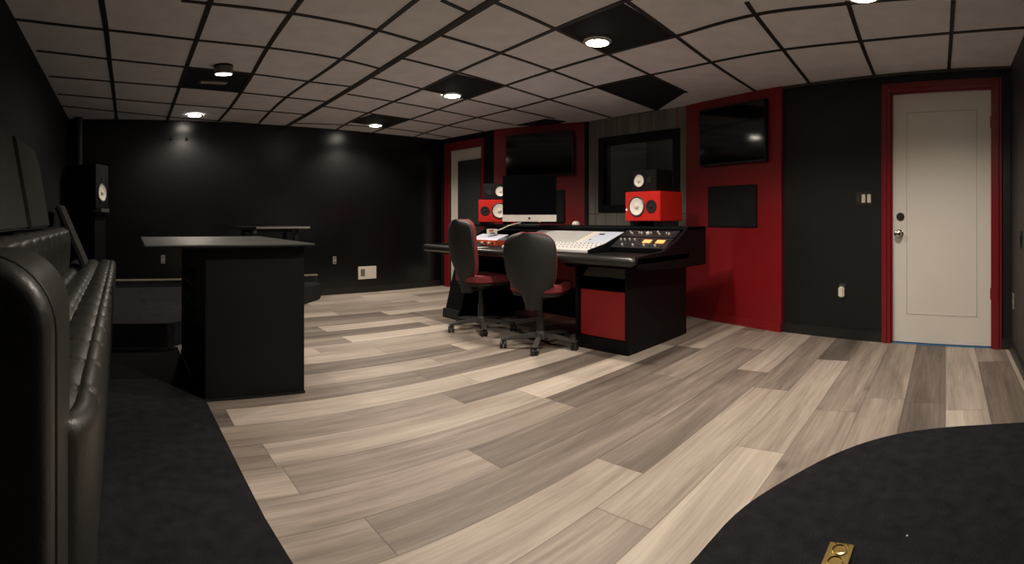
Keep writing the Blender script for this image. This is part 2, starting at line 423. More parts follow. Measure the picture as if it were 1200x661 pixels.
# far door
a0, _ = W_fd.hit(527.5, 250); a1, _ = W_fd.hit(565, 250); fdt = 2.0
mb = MB(); W_fd.box(mb, 0, a0, -T, 0, 0, ZC); W_fd.box(mb, a1, W_fd.len + .02, -T, 0, 0, ZC); W_fd.box(mb, a0, a1, -T, 0, fdt, ZC)
struct(mb.build('wall_front', M_wall_matt))
d2 = struct(W_fd.box(MB(), a0, a1, -.06, -.02, 0.005, fdt - .002).build('door_2', M_white))
mb = MB()
W_fd.box(mb, a0 - .11, a0, 0, .025, 0, fdt + .11, .004); W_fd.box(mb, a1, a1 + .06, 0, .025, 0, fdt + .11, .004); W_fd.box(mb, a0, a1, 0, .025, fdt, fdt + .11, .004)
mb.build('door_casing', M_trimred, d2)
b0, _ = W_fd.hit(537, 250)
mb = MB(); W_fd.box(mb, b0, a1 - .012, -.02, .012, .25, 1.83, .006); tag(mb.build('door_panel', M_doorpanel, d2), 'large dark grey panel on the white door')

# ------------------------------------------------------------------ carpet and far stage
def arc(cx, cy, r, a0_, a1_, n=14): return [(cx + r * math.cos(math.radians(a0_ + (a1_ - a0_) * i / n)), cy + r * math.sin(math.radians(a0_ + (a1_ - a0_) * i / n))) for i in range(n + 1)]
edge = [(1.18, .72), (1.40, .715), (1.68, .70), (1.93, .61), (2.215, .468), (2.425, .270), (2.53, .033), (2.56, -.25), (2.56, -.5)]
for _ in range(2):       # round off the corners of the curve
    edge = [edge[0]] + [q for a, b in zip(edge, edge[1:]) for q in ((a[0] * .75 + b[0] * .25, a[1] * .75 + b[1] * .25), (a[0] * .25 + b[0] * .75, a[1] * .25 + b[1] * .75))] + [edge[-1]]
cp = [(-.62, -.5)] + edge[::-1] + [(.80, .78), (.60, .92), (.52, 1.2), (.492, 1.46), (.478, 1.70), (.474, 2.0), (.47, 2.5), (.462, 3.28), (-.62, 3.28)]
struct(MB().prism(cp, .0, .010).build('carpet', M_carpet))
struct(MB().prism([(-.62, 3.28), (.44, 3.28), (.44, 4.1), (-.62, 4.1)], 0, .006).build('floor_shade_strip', M_shadefloor))  # dark strip painted in for the shade before the stage
stage = [(-.62, 4.1), (.36, 4.1)] + [(.42, 4.13)] + [(2.25, 5.92), (2.40, 6.06), (2.48, 6.2), (2.46, 6.355)] + [(-.62, 6.21)]
struct(MB().prism(stage, 0, PZ, .006).build('floor_stage', M_carpet))

# ------------------------------------------------------------------ ceiling grid
cols = [
 [(119,0),(122,18),(125,35),(128,70),(132,96),(134,116),(137,142)],
 [(247,0),(230,48),(218,79),(210,102),(203,122),(194,146)],
 [(350,3),(312,55),(297,86),(282,108),(270,127),(249,149)],
 [(487,0),(443,35),(400,70),(365,94),(330,115),(298,150)],
 [(728,2),(652,33),(587,62),(535,84),(495,105),(460,119),(408,143),(392,153)],
 [(1033,0),(992,4),(943,9),(883,15),(800,40),(793,42),(713,63),(647,82),(593,100),(543,117),(512,129),(480,140),(453,149),(432,157)],
 [(1200,32),(1115,39),(1008,49),(917,57),(832,73),(800,80),(760,88),(693,103),(642,117),(600,128),(558,138),(522,147),(483,161)],
 [(772,129),(717,138),(675,146)],
]
main = [(577,0),(517,38),(467,68),(433,90),(400,110),(365,131),(335,148)]
rows = [
 [(213,0),(245,4),(320,12),(400,25),(443,35),(492,49)],
 [(17,22),(70,29),(125,35),(230,48),(312,55),(400,68),(445,80)],
 [(43,59),(128,70),(218,79),(297,86),(370,97),(410,101)],
 [(57,89),(132,96),(210,102),(282,108),(345,115),(384,119)],
 [(67,110),(133,116),(203,122),(270,127),(325,131),(358,134)],
 [(73,124),(140,131),(197,137),(262,142),(310,146)],
 [(518,0),(549,14)],
 [(580,2),(652,34),(712,63),(762,88),(805,108)],
 [(517,41),(587,62),(647,82),(695,101),(770,129)],
 [(472,68),(535,84),(593,100),(643,117),(717,138)],
 [(437,91),(495,104),(548,116),(602,128),(650,139)],
 [(407,110),(462,119),(512,128),(560,138),(602,146)],
 [(375,124),(437,133),(480,140),(523,147),(567,154)],
 [(346,144),(400,146),(453,149),(500,156),(537,163)],
 [(733,0),(793,42),(832,73),(872,98)],
 [(875,2),(883,15),(917,57),(943,90)],
 [(993,0),(1008,49),(1023,84)],
 [(1117,0),(1115,39),(1112,77)],
]
def smooth_line(px, it=1):
    pts = [ceil_pt(*p) for p in px]
    out = []
    for a, b in zip(pts, pts[1:]):
        for k in range(3): out.append(a.lerp(b, k / 3))
    out.append(pts[-1])
    for _ in range(4):
        out = [out[0]] + [(out[i - 1] + out[i] * 2 + out[i + 1]) / 4 for i in range(1, len(out) - 1)] + [out[-1]]
    # carry the line on to the near side of the frame
    return out
def strip(mb, pts, w, z0, z1, ext0=0., ext1=0.):
    pts = [Vector((p.x, p.y, 0)) for p in pts]
    if ext0: pts = [pts[0] + (pts[0] - pts[1]).normalized() * ext0] + pts
    if ext1: pts = pts + [pts[-1] + (pts[-1] - pts[-2]).normalized() * ext1]
    L_, R_ = [], []
    for i, p in enumerate(pts):
        d = (pts[min(i + 1, len(pts) - 1)] - pts[max(0, i - 1)]).normalized(); n = Vector((-d.y, d.x, 0)) * w / 2
        L_.append(p + n); R_.append(p - n)
    t = bmesh.new()
    q = [[t.verts.new((p.x, p.y, z)) for p in S] for S in (L_, R_) for z in (z0, z1)]
    for i in range(len(pts) - 1):
        for a, b in ((0, 1), (1, 3), (3, 2), (2, 0)): t.faces.new((q[a][i], q[a][i + 1], q[b][i + 1], q[b][i]))
    for i in (0, -1): t.faces.new((q[0][i], q[1][i], q[3][i], q[2][i]))
    bmesh.ops.recalc_face_normals(t, faces=t.faces)
    mb.merge(t)
mb = MB()
for c in cols[:7]: strip(mb, smooth_line(c), .032, ZC - .006, ZC + .005, ext0=2.2)
strip(mb, smooth_line(cols[7]), .028, ZC - .006, ZC + .005)
for i, c in enumerate(rows): strip(mb, smooth_line(c), .026, ZC - .0065, ZC + .005, ext1=.3 if i >= 14 else 0)
mp_ = smooth_line(main)
strip(mb, mp_, .055, ZC - .009, ZC + .005, ext0=2.2)
struct(mb.build('ceiling_grid', M_grid))
# thin wall angle where the ceiling meets the walls
mb = MB(); W_door.box(mb, 0, W_door.len, 0, .02, ZC - .022, ZC - .001); struct(mb.build('ceiling_trim_right', mat('edge_angle', (.05, .045, .04), .6)))
tiles = [
 ([(728,2),(793,42),(713,63),(652,33)], 'large black ceiling tile beside the brightest downlight'),
 ([(760,87),(697,101),(770,129),(803,108)], 'black ceiling tile close to the top of the right red panel'),
 ([(533,86),(592,100),(545,116),(495,105)], 'black ceiling tile with a downlight at its edge, before the left red panel'),
 ([(438,133),(480,139),(452,149),(408,143)], 'small black ceiling tile next to the far downlight over the black back wall'),
 ([(218,79),(297,86),(282,108),(210,102)], 'black ceiling tile with a narrow vent slot, by the drum lamp'),
 ([(602,147),(640,139),(664,142),(645,148)], 'black ceiling tile cut off above the left red panel'),
]
for px, lab in tiles:
    q = [ceil_pt(*p) for p in px]
    tag(MB().prism([(p.x, p.y) for p in q], ZC - .0035, ZC + .004).build('ceiling_tile', M_btile), lab, 'ceiling tile')
# vent slot in the left black tile
v = ceil_pt(250, 95)
t = thing('ceiling_vent', 'narrow pale slotted vent set in the black ceiling tile', 'vent', (v.x, v.y, ZC - .0035))
MB().box((-.125, -.04, -.012), (.125, .04, 0), .003).build('frame', M_drum, t, local=True)
MB().box((-.11, -.028, -.02), (.11, -.006, -.011), .002).build('slat', M_cream, t, local=True)
MB().box((-.11, .006, -.02), (.11, .028, -.011), .002).build('slat', M_ventdark, t, local=True)

# ------------------------------------------------------------------ lamps
def downlight(x, y, rad, energy, label, r=None, spread=150, blend=.6, tint=(1, .885, .755)):
    p = ceil_pt(x, y)
    if r:
        p = Vector((r * math.sin(az(x)), r * math.cos(az(x)), ZC))
    t = thing('downlight', label, 'ceiling light', (p.x, p.y, ZC - .004), 0, 'recessed ceiling downlights')
    MB().lathe([(rad * .86, 0), (rad * .88, -.012), (rad * 1.0, -.012), (rad * 1.1, -.003), (rad * 1.1, 0)], 32).build('trim_ring', M_lampring, t, 50, local=True)
    MB().lathe([(0, -.022), (rad * .5, -.020), (rad * .88, -.010), (rad * .88, 0), (0, 0)], 32).build('lens', M_lamp, t, 50, local=True)
    l = bpy.data.lights.new('lamp', 'SPOT'); l.energy = energy; l.color = tint; l.spot_size = math.radians(spread); l.spot_blend = blend
    l.shadow_soft_size = rad * .7
    o = bpy.data.objects.new('lamp', l); COL.objects.link(o); o.location = (p.x, p.y, ZC - .09)
    global LAST; LAST = o
    return t
EN = 68
downlight(700, 48, .085, EN * 1.15, 'brightest recessed downlight, at the edge of the largest black tile')
downlight(530, 111, .085, EN * 1.15, 'recessed downlight on the middle black tile, before the left red panel')
downlight(440, 146, .085, EN * 1.0, 'recessed downlight on the small far black tile')
downlight(228, 139, .085, EN * .8, 'recessed downlight close to the far black wall, above the counter', r=5.95)
downlight(1012, -7, .085, EN * 1.05, 'recessed downlight at the upper edge of the picture, near the white door')
dl = downlight(600, 0, .085, EN * 1.2, 'unseen recessed downlight added to light the sofa arm and near floor')  # out-of-view lamp added to brighten the foreground
dl.location = (1.25, 1.55, ZC - .004)
LAST.location = (1.25, 1.55, ZC - .09)
# drum lamp, pointing aside
p = ceil_pt(262, 77)
t = thing('drum_lamp', 'short grey drum lamp hanging tilted under the ceiling by a black tile', 'ceiling light', (p.x, p.y, ZC))
A = Matrix.Rotation(az(262) * -1, 4, 'Z') @ Matrix.Rotation(math.radians(6), 4, 'X')
MB().lathe([(0, 0), (.075, 0), (.075, -.008), (0, -.008)], 28).build('base', M_matblack, t, 40, local=True)
MB().lathe([(0, -.006), (.07, -.006), (.073, -.02), (.073, -.062), (.066, -.064), (.066, -.058), (0, -.058)], 32, M=A).build('drum', M_drum, t, 40, local=True)
MB().lathe([(0, -.0665), (.065, -.0665), (.065, -.0585), (0, -.0585)], 32, M=A).build('lens', M_lampdim, t, 40, local=True)
l = bpy.data.lights.new('lamp', 'SPOT'); l.energy = 32; l.color = (1, .885, .755); l.spot_size = math.radians(140); l.spot_blend = .7; l.shadow_soft_size = .05
o = bpy.data.objects.new('lamp', l); COL.objects.link(o); o.location = (p.x, p.y, ZC - .13); o.rotation_euler = (0, math.radians(22), 0)

# ------------------------------------------------------------------ sofa along the left wall
sofa = thing('sofa', 'long black leather channel-tufted sofa along the left wall', 'sofa', (-.35, 3.2, .01))
SX0, SX1, SY0, SY1, SZ = -.60, -.05, 1.09, 5.35, .60
mb = MB(); mb.box((SX0, SY0 + .45, .01), (SX1 - .10, SY1 - .03, .46), .01); mb.build('base', M_leather2, sofa)
nch, nrow = 3, 17
def seatf(u, v):
    # u around the section: back -> front top -> front face, v along the length
    y = SY0 + (SY1 - SY0) * v
    pv = abs(math.sin(PI * nrow * v)) ** .32
    e = min(1, v * (SY1 - SY0) / .16); rec = .068 * (1 - math.sqrt(max(0, 1 - (1 - e) ** 2)))
    xf = SX1 - .05 - rec
    if u < .7:
        k = u / .7; x = SX0 + .1 + (xf - SX0 - .1) * k
        ch = abs(math.sin(PI * nch * min(k * .97 + .0, 1))) ** .4
        return Vector((x, y, SZ - .045 + .045 * ch + (.016 * pv - .016) * (1 if k > .66 else .6)))
    k = (u - .7) / .3
    b = .017 * (pv - 1)
    if k < .5:
        a = k / .5 * PI / 2
        return Vector((xf + (.05 + b) * math.sin(a), y, SZ - .055 + (.05 + b) * math.cos(a)))
    j = (k - .5) / .5
    return Vector((xf + .05 + b * (1 - .35 * j) - .02 * j, y, SZ - .055 - .50 * j))
MB().sheet(seatf, 70, 272).build('seat', M_leather, sofa, 60)
# back rest
def backf(u, v):
    y = SY0 + (4.25 - SY0) * v
    pv = abs(math.sin(PI * 11 * v)) ** .5
    pr = [(-.42, .56), (-.405, .70), (-.40, .84), (-.415, .915), (-.46, .945), (-.52, .95), (-.605, .94), (-.605, .6)]
    k = u * (len(pr) - 1); i = min(int(k), len(pr) - 2); f = k - i
    x = pr[i][0] * (1 - f) + pr[i + 1][0] * f; z = pr[i][1] * (1 - f) + pr[i + 1][1] * f
    q = (pv - 1) * .018
    return Vector((x + q * (1 if u < .6 else 0), y, z + q * (1 if .3 < u < .9 else 0)))
mb = MB().sheet(backf, 28, 132)
mb.prism_y([(-.44, .56), (-.42, .70), (-.42, .84), (-.435, .905), (-.52, .93), (-.60, .93), (-.60, .56)], 4.22, 4.245)
mb.build('backrest', M_leather, sofa, 60)
# arm nearest the camera: rounded slab, rolled over the top
ax0, ax1, ay0, ay1, az1 = -.615, -.112, .84, 1.17, .955
def armsec(g, n=10):
    rr = .13 - g; pts = [(ax0, .012), (ax1 - g, .012), (ax1 - g, az1 - g - rr)]
    for k in range(1, n + 1):
        a = PI / 2 * k / n; pts.append((ax1 - g - rr + rr * math.cos(a), az1 - g - rr + rr * math.sin(a)))
    return pts + [(ax0, az1 - g)]
mb = MB()
t_ = bmesh.new(); loops = []
for (y, g) in ((ay0, .034), (ay0 + .004, .018), (ay0 + .016, .005), (ay0 + .035, 0), (ay1 - .035, 0), (ay1 - .016, .005), (ay1 - .004, .018), (ay1, .034)):
    loops.append([t_.verts.new((p[0], y, p[1])) for p in armsec(g)])
for A_, B_ in zip(loops, loops[1:]):
    for i in range(len(A_)): t_.faces.new((A_[i], A_[(i + 1) % len(A_)], B_[(i + 1) % len(A_)], B_[i]))
t_.faces.new(loops[0]); t_.faces.new(loops[-1]); bmesh.ops.recalc_face_normals(t_, faces=t_.faces)
mb.merge(t_); arm = mb.build('arm', M_leather, sofa, 35)
mb = MB()
mb.tube([(p[0], ay0 + .05, p[1]) for p in armsec(-.001)[1:]], .0035, 6); mb.build('seam', M_leather2, arm, 60)

# acoustic panels leaning on the sofa
def lean_panel(y0, y1, xb, xt, zb, zt, th, label, cham=.0):
    c = Vector(((xb), (y0 + y1) / 2, zb))
    t = thing('acoustic_panel', label, 'acoustic panel', c)
    ang = math.atan2(xt - xb, zt - zb); L_ = math.hypot(xt - xb, zt - zb)
    R = Matrix.Rotation(ang, 4, 'Y'); hw = (y1 - y0) / 2
    # outline in local Y,Z
    pts = [(-hw, 0), (hw, 0), (hw, L_ - cham), (hw - cham * 1.3, L_), (-hw, L_)]
    P_ = Matrix(((0, 0, 1, 0), (1, 0, 0, 0), (0, 1, 0, 0), (0, 0, 0, 1)))
    MB().prism(pts, -th, 0, .008, R @ P_).build('panel', M_panelfab, t, local=True)
    MB().prism([(p[0] * .97, p[1] * .97 + L_ * .015) for p in pts], -th - .012, -th, .003, R @ P_).build('backing', M_matblack, t, local=True)
    return t
lean_panel(1.72, 2.52, -.45, -.535, .966, 1.43, .05, 'grey fabric acoustic panel leaning on the sofa back, nearest the camera')
lean_panel(2.62, 3.30, -.45, -.535, .966, 1.44, .05, 'grey fabric acoustic panel with cut corner, second along the sofa back', .07)
lean_panel(4.42, 4.85, -.30, -.525, .618, 1.13, .035, 'thin grey panel tilted on the sofa seat near the tall black speaker')

# pipe in the corner, speaker on its stand
tag(MB().cyl((-.50, 6.10, (ZC + PZ) / 2), .055, ZC - PZ - .012, n=24).build('pipe', M_pipe, smooth=40), 'dark vertical pipe in the far left corner', 'pipe')
def speaker_unit(name, label, group, loc, rz, w, h, d, m_cab, woof, tweet, ring=M_rubber, led=None, nose=None):
    """cabinet front faces local -Y, base centre at the Empty"""
    t = thing(name, label, 'speaker', loc, rz, group)
    MB().box((-w / 2, -d / 2, 0), (w / 2, d / 2, h), .006).build('cabinet', m_cab, t, 40, local=True)
    Ry = Matrix.Rotation(PI / 2, 4, 'X')                 # local z -> -Y
    def front(x, z): return Matrix.Translation((x, -d / 2, z)) @ Ry
    x, z, r = woof
    w_ = MB().lathe([(r * 1.0, 0), (r * 1.17, 0), (r * 1.17, .004), (r * 1.08, .009), (r * 1.0, .006), (r * .96, 0.002)], 32, front(x, z)).build('woofer_ring', ring, t, 50, local=True)
    MB().lathe([(r * .98, .005), (r * .93, .007), (r * .86, .003), (r * .35, .0015), (r * .33, .0015), (0, .0015)], 32, front(x, z)).build('woofer_cone', M_cone, t, 50, local=True)
    MB().lathe([(r * .33, .0015), (r * .27, .008), (r * .15, .013), (0, .015)], 24, front(x, z)).build('dust_cap', M_cap, t, 50, local=True)
    x, z, r = tweet
    MB().lathe([(r, 0), (r, .005), (r * .8, .006), (r * .45, .001), (r * .4, .001), (r * .25, .006), (0, .008)], 28, front(x, z)).build('tweeter', M_matblack, t, 50, local=True)
    if led: MB().box((led[0] - .005, -d / 2 - .003, led[1] - .005), (led[0] + .005, -d / 2, led[1] + .005), .001).build('power_light', M_led, t, local=True)
    return t
rz = math.radians(62)
spL = Vector((-.37, 5.62, 1.115))
t = speaker_unit('studio_monitor', 'tall black studio monitor with white cone on the stand by the sofa end', None, spL, rz, .27, .46, .385, M_lam, (0, .165, .082), (0, .315, .020))
# tall stand
st = thing('speaker_stand', 'black column stand under the monitor in the far left corner', 'speaker stand', (spL.x, spL.y, PZ), rz)
MB().box((-.17, -.2, 0), (.17, .2, .03), .006).build('base', M_matblack, st, local=True)
MB().box((-.115, -.17, .03), (.115, .17, .86), .004).build('column', M_lam, st, local=True)
MB().box((-.12, -.21, .86), (.12, .19, .885), .004).build('top_plate', M_lam, st, local=True)
MB().box((-.085, -.232, .885), (.085, .15, .924), .004).build('foam_pad', M_greyplastic, st, local=True)

# ------------------------------------------------------------------ counter
cnt = thing('bar_counter', 'black bar counter with overhanging top standing at the carpet edge', 'counter', (.75, 3.4, 0))
CX0, CX1, CY0, CY1 = .462, 1.045, 2.87, 4.0
mb = MB(); mb.box((CX0 + .0, CY0, .012), (CX1, CY1, .854), .004); mb.build('body', M_lam, cnt)
MB().box((CX0 - .005, CY0 - .006, .0), (CX1 + .004, CY1, .014), .002).build('plinth', M_matblack, cnt)
mb = MB(); mb.prism([(.125, 2.80), (1.085, 2.80), (1.085, 4.02), (.15, 4.02)], .855, .872, .003); mb.build('counter_top', M_counter_top, cnt)
MB().box((.128, 2.797, .856), (1.083, 2.801, .866), .001).build('top_edge', M_lam, cnt)
# lattice of slanted slots on the side facing the sofa
mb = MB()
for i in range(9):
    for j in range(4):
        y = CY0 + .42 + i * .075; z = .28 + j * .12
        mb.box((-.004, -.012, -.05), (.004, .012, .05), .003, Matrix.Translation((CX0 - .003, y, z)) @ Matrix.Rotation(math.radians(38), 4, 'X'))
mb.build('lattice', mat('lattice_grey', (.035, .035, .034), .5), cnt)

# desk by the back wall
dk = thing('side_table', 'narrow dark table with a pale top edge, against the black back wall', 'table', (1.62, 5.72, PZ))
DX0, DX1 = 1.25, 2.03
MB().box((DX0, 5.40, .895), (DX1, 5.95, .92), .004).build('table_top', M_lam, dk)
MB().box((DX0 + .17, 5.392, .900), (DX1, 5.400, .922), .002).build('pale_edge', M_silver, dk)
MB().box((DX0 + .12, 5.46, .86), (DX1 - .1, 5.9, .895), .006).build('apron', M_matblack, dk)
for sx in (DX0 + .14, DX1 - .14):
    for sy in (5.48, 5.86): MB().box((sx - .02, sy - .02, PZ), (sx + .02, sy + .02, .86), .004).build('leg', M_matblack, dk)
MB().cyl((DX0 + .17, 5.452, .87), .022, .02, 'Y', 18).build('knob', M_drum, dk, 40)
MB().cyl((DX1 - .17, 5.452, .87), .018, .02, 'Y', 18).build('knob', M_rubber, dk, 40)

# small fittings on the back wall
def outlet(W, x, y, label, m, w=.07, h=.115, cut=True, name='wall_outlet', cat='outlet', sock=M_ventdark, zz=None):
    s_, z = W.hit(x, y)
    p = W.M @ Vector((s_, 0, z))
    t = thing(name, label, cat, p)
    MB().box((s_ - w / 2, 0, z - h / 2), (s_ + w / 2, .006, z + h / 2), .002, W.M).build('plate', m, t)
    for dz in (-.027, .027): MB().box((s_ - .017, .006, z + dz - .014), (s_ + .017, .009, z + dz + .014), .002, W.M).build('socket', sock, t)
    return t
M_dimplate = mat('dim_plate', (.34, .32, .27), .3)
outlet(W_back, 191, 304, 'small pale wall outlet on the back wall, left of the counter', M_dimplate, .05, .10)
outlet(W_back, 392, 305, 'small pale wall outlet on the back wall, right of the counter', M_dimplate, .05, .10)
s0, z0 = W_back.hit(419.5, 327.5); s1, z1 = W_back.hit(440.5, 311.5)
t = thing('wall_vent', 'square white wall register with a brown grille, low on the black back wall', 'vent', W_back.M @ Vector((s0, 0, z0)))
MB().box((s0, 0, z0), (s1, .014, z1), .003, W_back.M).build('frame', M_vent, t)
MB().box((s0 + .035, .014, z0 + .04), (s0 + .10, .017, z1 - .035), .001, W_back.M).build('grille', M_ventdark, t)
for (x, y, lab) in ((201, 162, 'small black bracket on the lit patch of the back wall, left one'), (219, 162.5, 'small black bracket on the lit patch of the back wall, right one')):
    s_, z = W_back.hit(x, y)
    t = thing('wall_bracket', lab, 'bracket', W_back.M @ Vector((s_, 0, z)))
    MB().box((s_ - .018, 0, z - .02), (s_ + .018, .008, z + .02), .003, W_back.M).build('plate', M_matblack, t)
    MB().cyl((s_, .025, z), .011, .04, 'Y', 14, M=W_back.M).build('peg', M_matblack, t, 40)

# ------------------------------------------------------------------ fittings on the right wall
s0, z0 = W_door.hit(1003, 241); s1, z1 = W_door.hit(1023, 224.5)
t = thing('light_switch', 'silver double light switch plate on the black wall beside the white door', 'switch', W_door.M @ Vector((s0, 0, z0)))
MB().box((s0, 0, z0), (s1, .006, z1), .002, W_door.M).build('plate', M_chrome, t)
for k in range(2):
    sa = s0 + (s1 - s0) * (.36 + .32 * k)
    MB().box((sa, .006, z0 + .022), (sa + .034, .012, z1 - .022), .003, W_door.M).build('rocker', M_cream, t)
MB().box((s0 + .014, .006, z0 + .03), (s0 + .036, .01, z1 - .03), .002, W_door.M).build('dimmer', M_knobdark, t)
s0, z0 = W_door.hit(987, 341.5)
t = thing('plug_adapter', 'white plug-in adapter low on the black wall, left of the white door', 'plug', W_door.M @ Vector((s0, 0, z0)))
MB().box((s0 - .025, 0, z0 - .048), (s0 + .027, .035, z0 + .042), .010, W_door.M).build('body', M_cream, t, 40)
MB().box((s0 - .028, 0, z0 + .03), (s0 + .03, .006, z0 + .066), .002, W_door.M).build('outlet_plate', M_knobdark, t)
outlet(W_side, 1188, 353, 'pale outlet on the dark side wall at the right edge of the picture', M_dimplate, .07, .115)
s0, z0 = W_side.hit(1197, 281)
t = thing('wall_switch', 'dark wall switch on the side wall at the right edge of the picture', 'switch', W_side.M @ Vector((s0, 0, z0)))
MB().box((s0 - .035, 0, z0 - .057), (s0 + .035, .007, z0 + .057), .002, W_side.M).build('plate', M_matblack, t)
MB().box((s0 - .015, .007, z0 - .03), (s0 + .015, .014, z0 + .03), .003, W_side.M).build('rocker', M_rubber, t)

# brass floor outlet
q = [at(973, 636.5, .012), at(1001, 640.5, .012)]
dx = (q[1] - q[0]); ang = math.atan2(dx.y, dx.x)
t = thing('floor_outlet', 'brass floor outlet set in the black carpet', 'outlet', (q[0].x, q[0].y, .010), ang)
wq = dx.length
MB().box((0, -.13, 0), (wq, 0, .008), .002).build('plate', M_brass, t, local=True)
for cy in (-.037, -.093):
    o_ = MB().lathe([(.018, .008), (.024, .008), (.024, .012), (.020, .013), (.018, .010)], 28, Matrix.Translation((wq * .52, cy, 0))).build('cover_ring', M_brass2, t, 40, local=True)
    MB().cyl((wq * .52, cy, .009), .018, .003, n=24).build('cover', M_brass, t, 40, local=True)
for sx in (.25, .75): MB().cyl((wq * sx, -.008, .009), .0035, .004, n=12).build('screw', M_brass2, t, 40, local=True)
q = at(1063, 628, .012)
tag(MB().box((q.x - .004, q.y - .003, .010), (q.x + .004, q.y + .003, .014), .001).build('paper_scrap', M_paper), 'tiny white scrap lying on the black carpet', 'scrap')

# ------------------------------------------------------------------ screens in the red panels
def wall_screen(W, corners, depth, name, label, th=.05, m=M_screen, cat='television', bez=.018):
    hits = [W.hit(*c, depth) for c in corners]
    s0 = (hits[0][0] + hits[3][0]) / 2; s1 = (hits[1][0] + hits[2][0]) / 2
    z1 = (hits[0][1] + hits[1][1]) / 2; z0 = (hits[2][1] + hits[3][1]) / 2
    t = thing(name, label, cat, W.M @ Vector(((s0 + s1) / 2, depth - th, z0)))
    mb = MB(); W.box(mb, s0, s1, depth - th, depth, z0, z1, .006); mb.build('casing', M_bezel, t)
    mb = MB(); W.box(mb, s0 + bez, s1 - bez, depth, depth + .0025, z0 + bez, z1 - bez); mb.build('screen', m, t)
    return t
wall_screen(W_rp, [(819, 131), (897, 113), (897, 187), (819, 197)], .08, 'wall_television', 'black wall television high on the right red panel, reflecting a lamp')
wall_screen(W_rp, [(829, 219), (888, 214), (888, 267.5), (829, 267.5)], .034, 'wall_speaker_grille', 'square black grille set low in the right red panel', .02, M_matblack, 'grille')
wall_screen(W_lp, [(592, 156), (672, 156), (672, 206), (592, 206)], .08, 'wall_television', 'black wall television high on the left red panel above the computer')
wall_screen(W_lp, [(603, 223), (662, 223), (662, 262), (603, 262)], .03, 'wall_speaker_grille', 'black grille in the left red panel, half hidden by the computer', .02, M_matblack, 'grille')

# ------------------------------------------------------------------ console desk
ds = thing('mixing_desk', 'black studio desk with padded front edge and red pedestal panels', 'desk', (3.6, 3.2, 0))
YR0, YR1 = 2.19, 2.70        # right pedestal
YL0, YL1 = 4.16, 4.42        # left pedestal
XB = 4.07
# right pedestal: open carcass
mb = MB()
mb.box((3.17, YR0, .0), (XB, YR0 + .03, .70), .002)
mb.box((3.17, YR1 - .03, .0), (XB, YR1, .70), .002)
mb.box((3.17, YR0 + .03, .0), (XB, YR1 - .03, .10), .002)
mb.box((XB - .03, YR0 + .03, .10), (XB, YR1 - .03, .70), .002)
mb.build('right_pedestal', M_lam, ds)
tag(MB().box((3.178, YR0 + .035, .105), (3.20, YR1 - .05, .46), .003).build('pedestal_door', mat('pedestal_red', (.30, .010, .012), .45), ds), 'plain red front panel')
MB().box((3.25, YR0 + .04, .46), (XB - .05, YR1 - .04, .475), .002).build('pedestal_shelf', M_matblack, ds)
MB().prism_y([(3.19, .565), (3.26, .63), (3.62, .64), (3.62, .56)], YR0 + .03, YR1 - .06, .003).build('drawer', M_grey_tray, ds)
# left pedestal, front raked
MB().prism_y([(3.12, 0), (3.30, .68), (XB, .68), (XB, 0)], YL0, YL1, .004).build('left_pedestal', M_lam, ds)
MB().prism_y([(3.105, 0.0), (3.112, .09), (3.16, .09), (3.16, 0)], YL0, YL1 + .003, .002).build('left_plinth', M_rubber, ds)
# modesty panel
MB().box((3.86, YR1, .05), (3.89, YL0, .70), .003).build('back_panel', M_lam, ds)
MB().box((3.845, YR1 + .02, .34), (3.86, 3.22, .69), .003).build('red_panel', mat('modesty_red', (.30, .012, .014), .45), ds)
MB().box((3.845, 3.235, .34), (3.86, YL0 - .05, .69), .003).build('red_panel', MATS['modesty_red'], ds)
# desktop
top = [(2.99, 2.05), (3.02, 2.02)] + [(3.8, 2.02), (3.8, 4.50), (3.03, 4.55), (2.99, 4.52)]
MB().prism(top, .685, .735, .006).build('desktop', M_lam, ds)
# padded bullnose
mb = MB(); mb.tube([(2.985, 2.00, .712), (2.978, 2.03, .712), (2.975, 3.2, .712), (2.975, 4.53, .712), (2.985, 4.56, .712)], [.02, .036, .036, .036, .022], 16)
mb.build('armrest_pad', mat('pad_vinyl', (.02, .02, .019), .3), ds, 60)
# side cheeks rising to the bridge
cheek = [(3.02, .66), (3.05, .745), (3.40, .765), (3.62, .845), (3.79, .94), (4.11, .94), (4.11, .615), (3.9, .615), (3.55, .62), (3.2, .64)]
MB().prism_y(cheek, 2.02, 2.05, .003).build('side_cheek', M_lam, ds)
MB().prism_y(cheek, 4.47, 4.50, .003).build('side_cheek', M_lam, ds)
mb = MB(); mb.box((3.77, 2.02, .918), (4.12, 4.74, .945), .004); mb.build('bridge_top', M_lam, ds)
mb = MB(); mb.box((4.06, 2.05, .615), (4.09, 4.72, .918)); mb.build('bridge_back', M_lam, ds)
MB().box((3.785, 2.65, .88), (3.80, 4.46, .918), .002).build('bridge_front', M_lam, ds)
MB().prism_y([(3.30, .738), (3.30, .742), (3.75, .90), (3.79, .917), (3.79, .738)], 2.606, 2.612, .001).build('rack_divider', M_lam, ds)

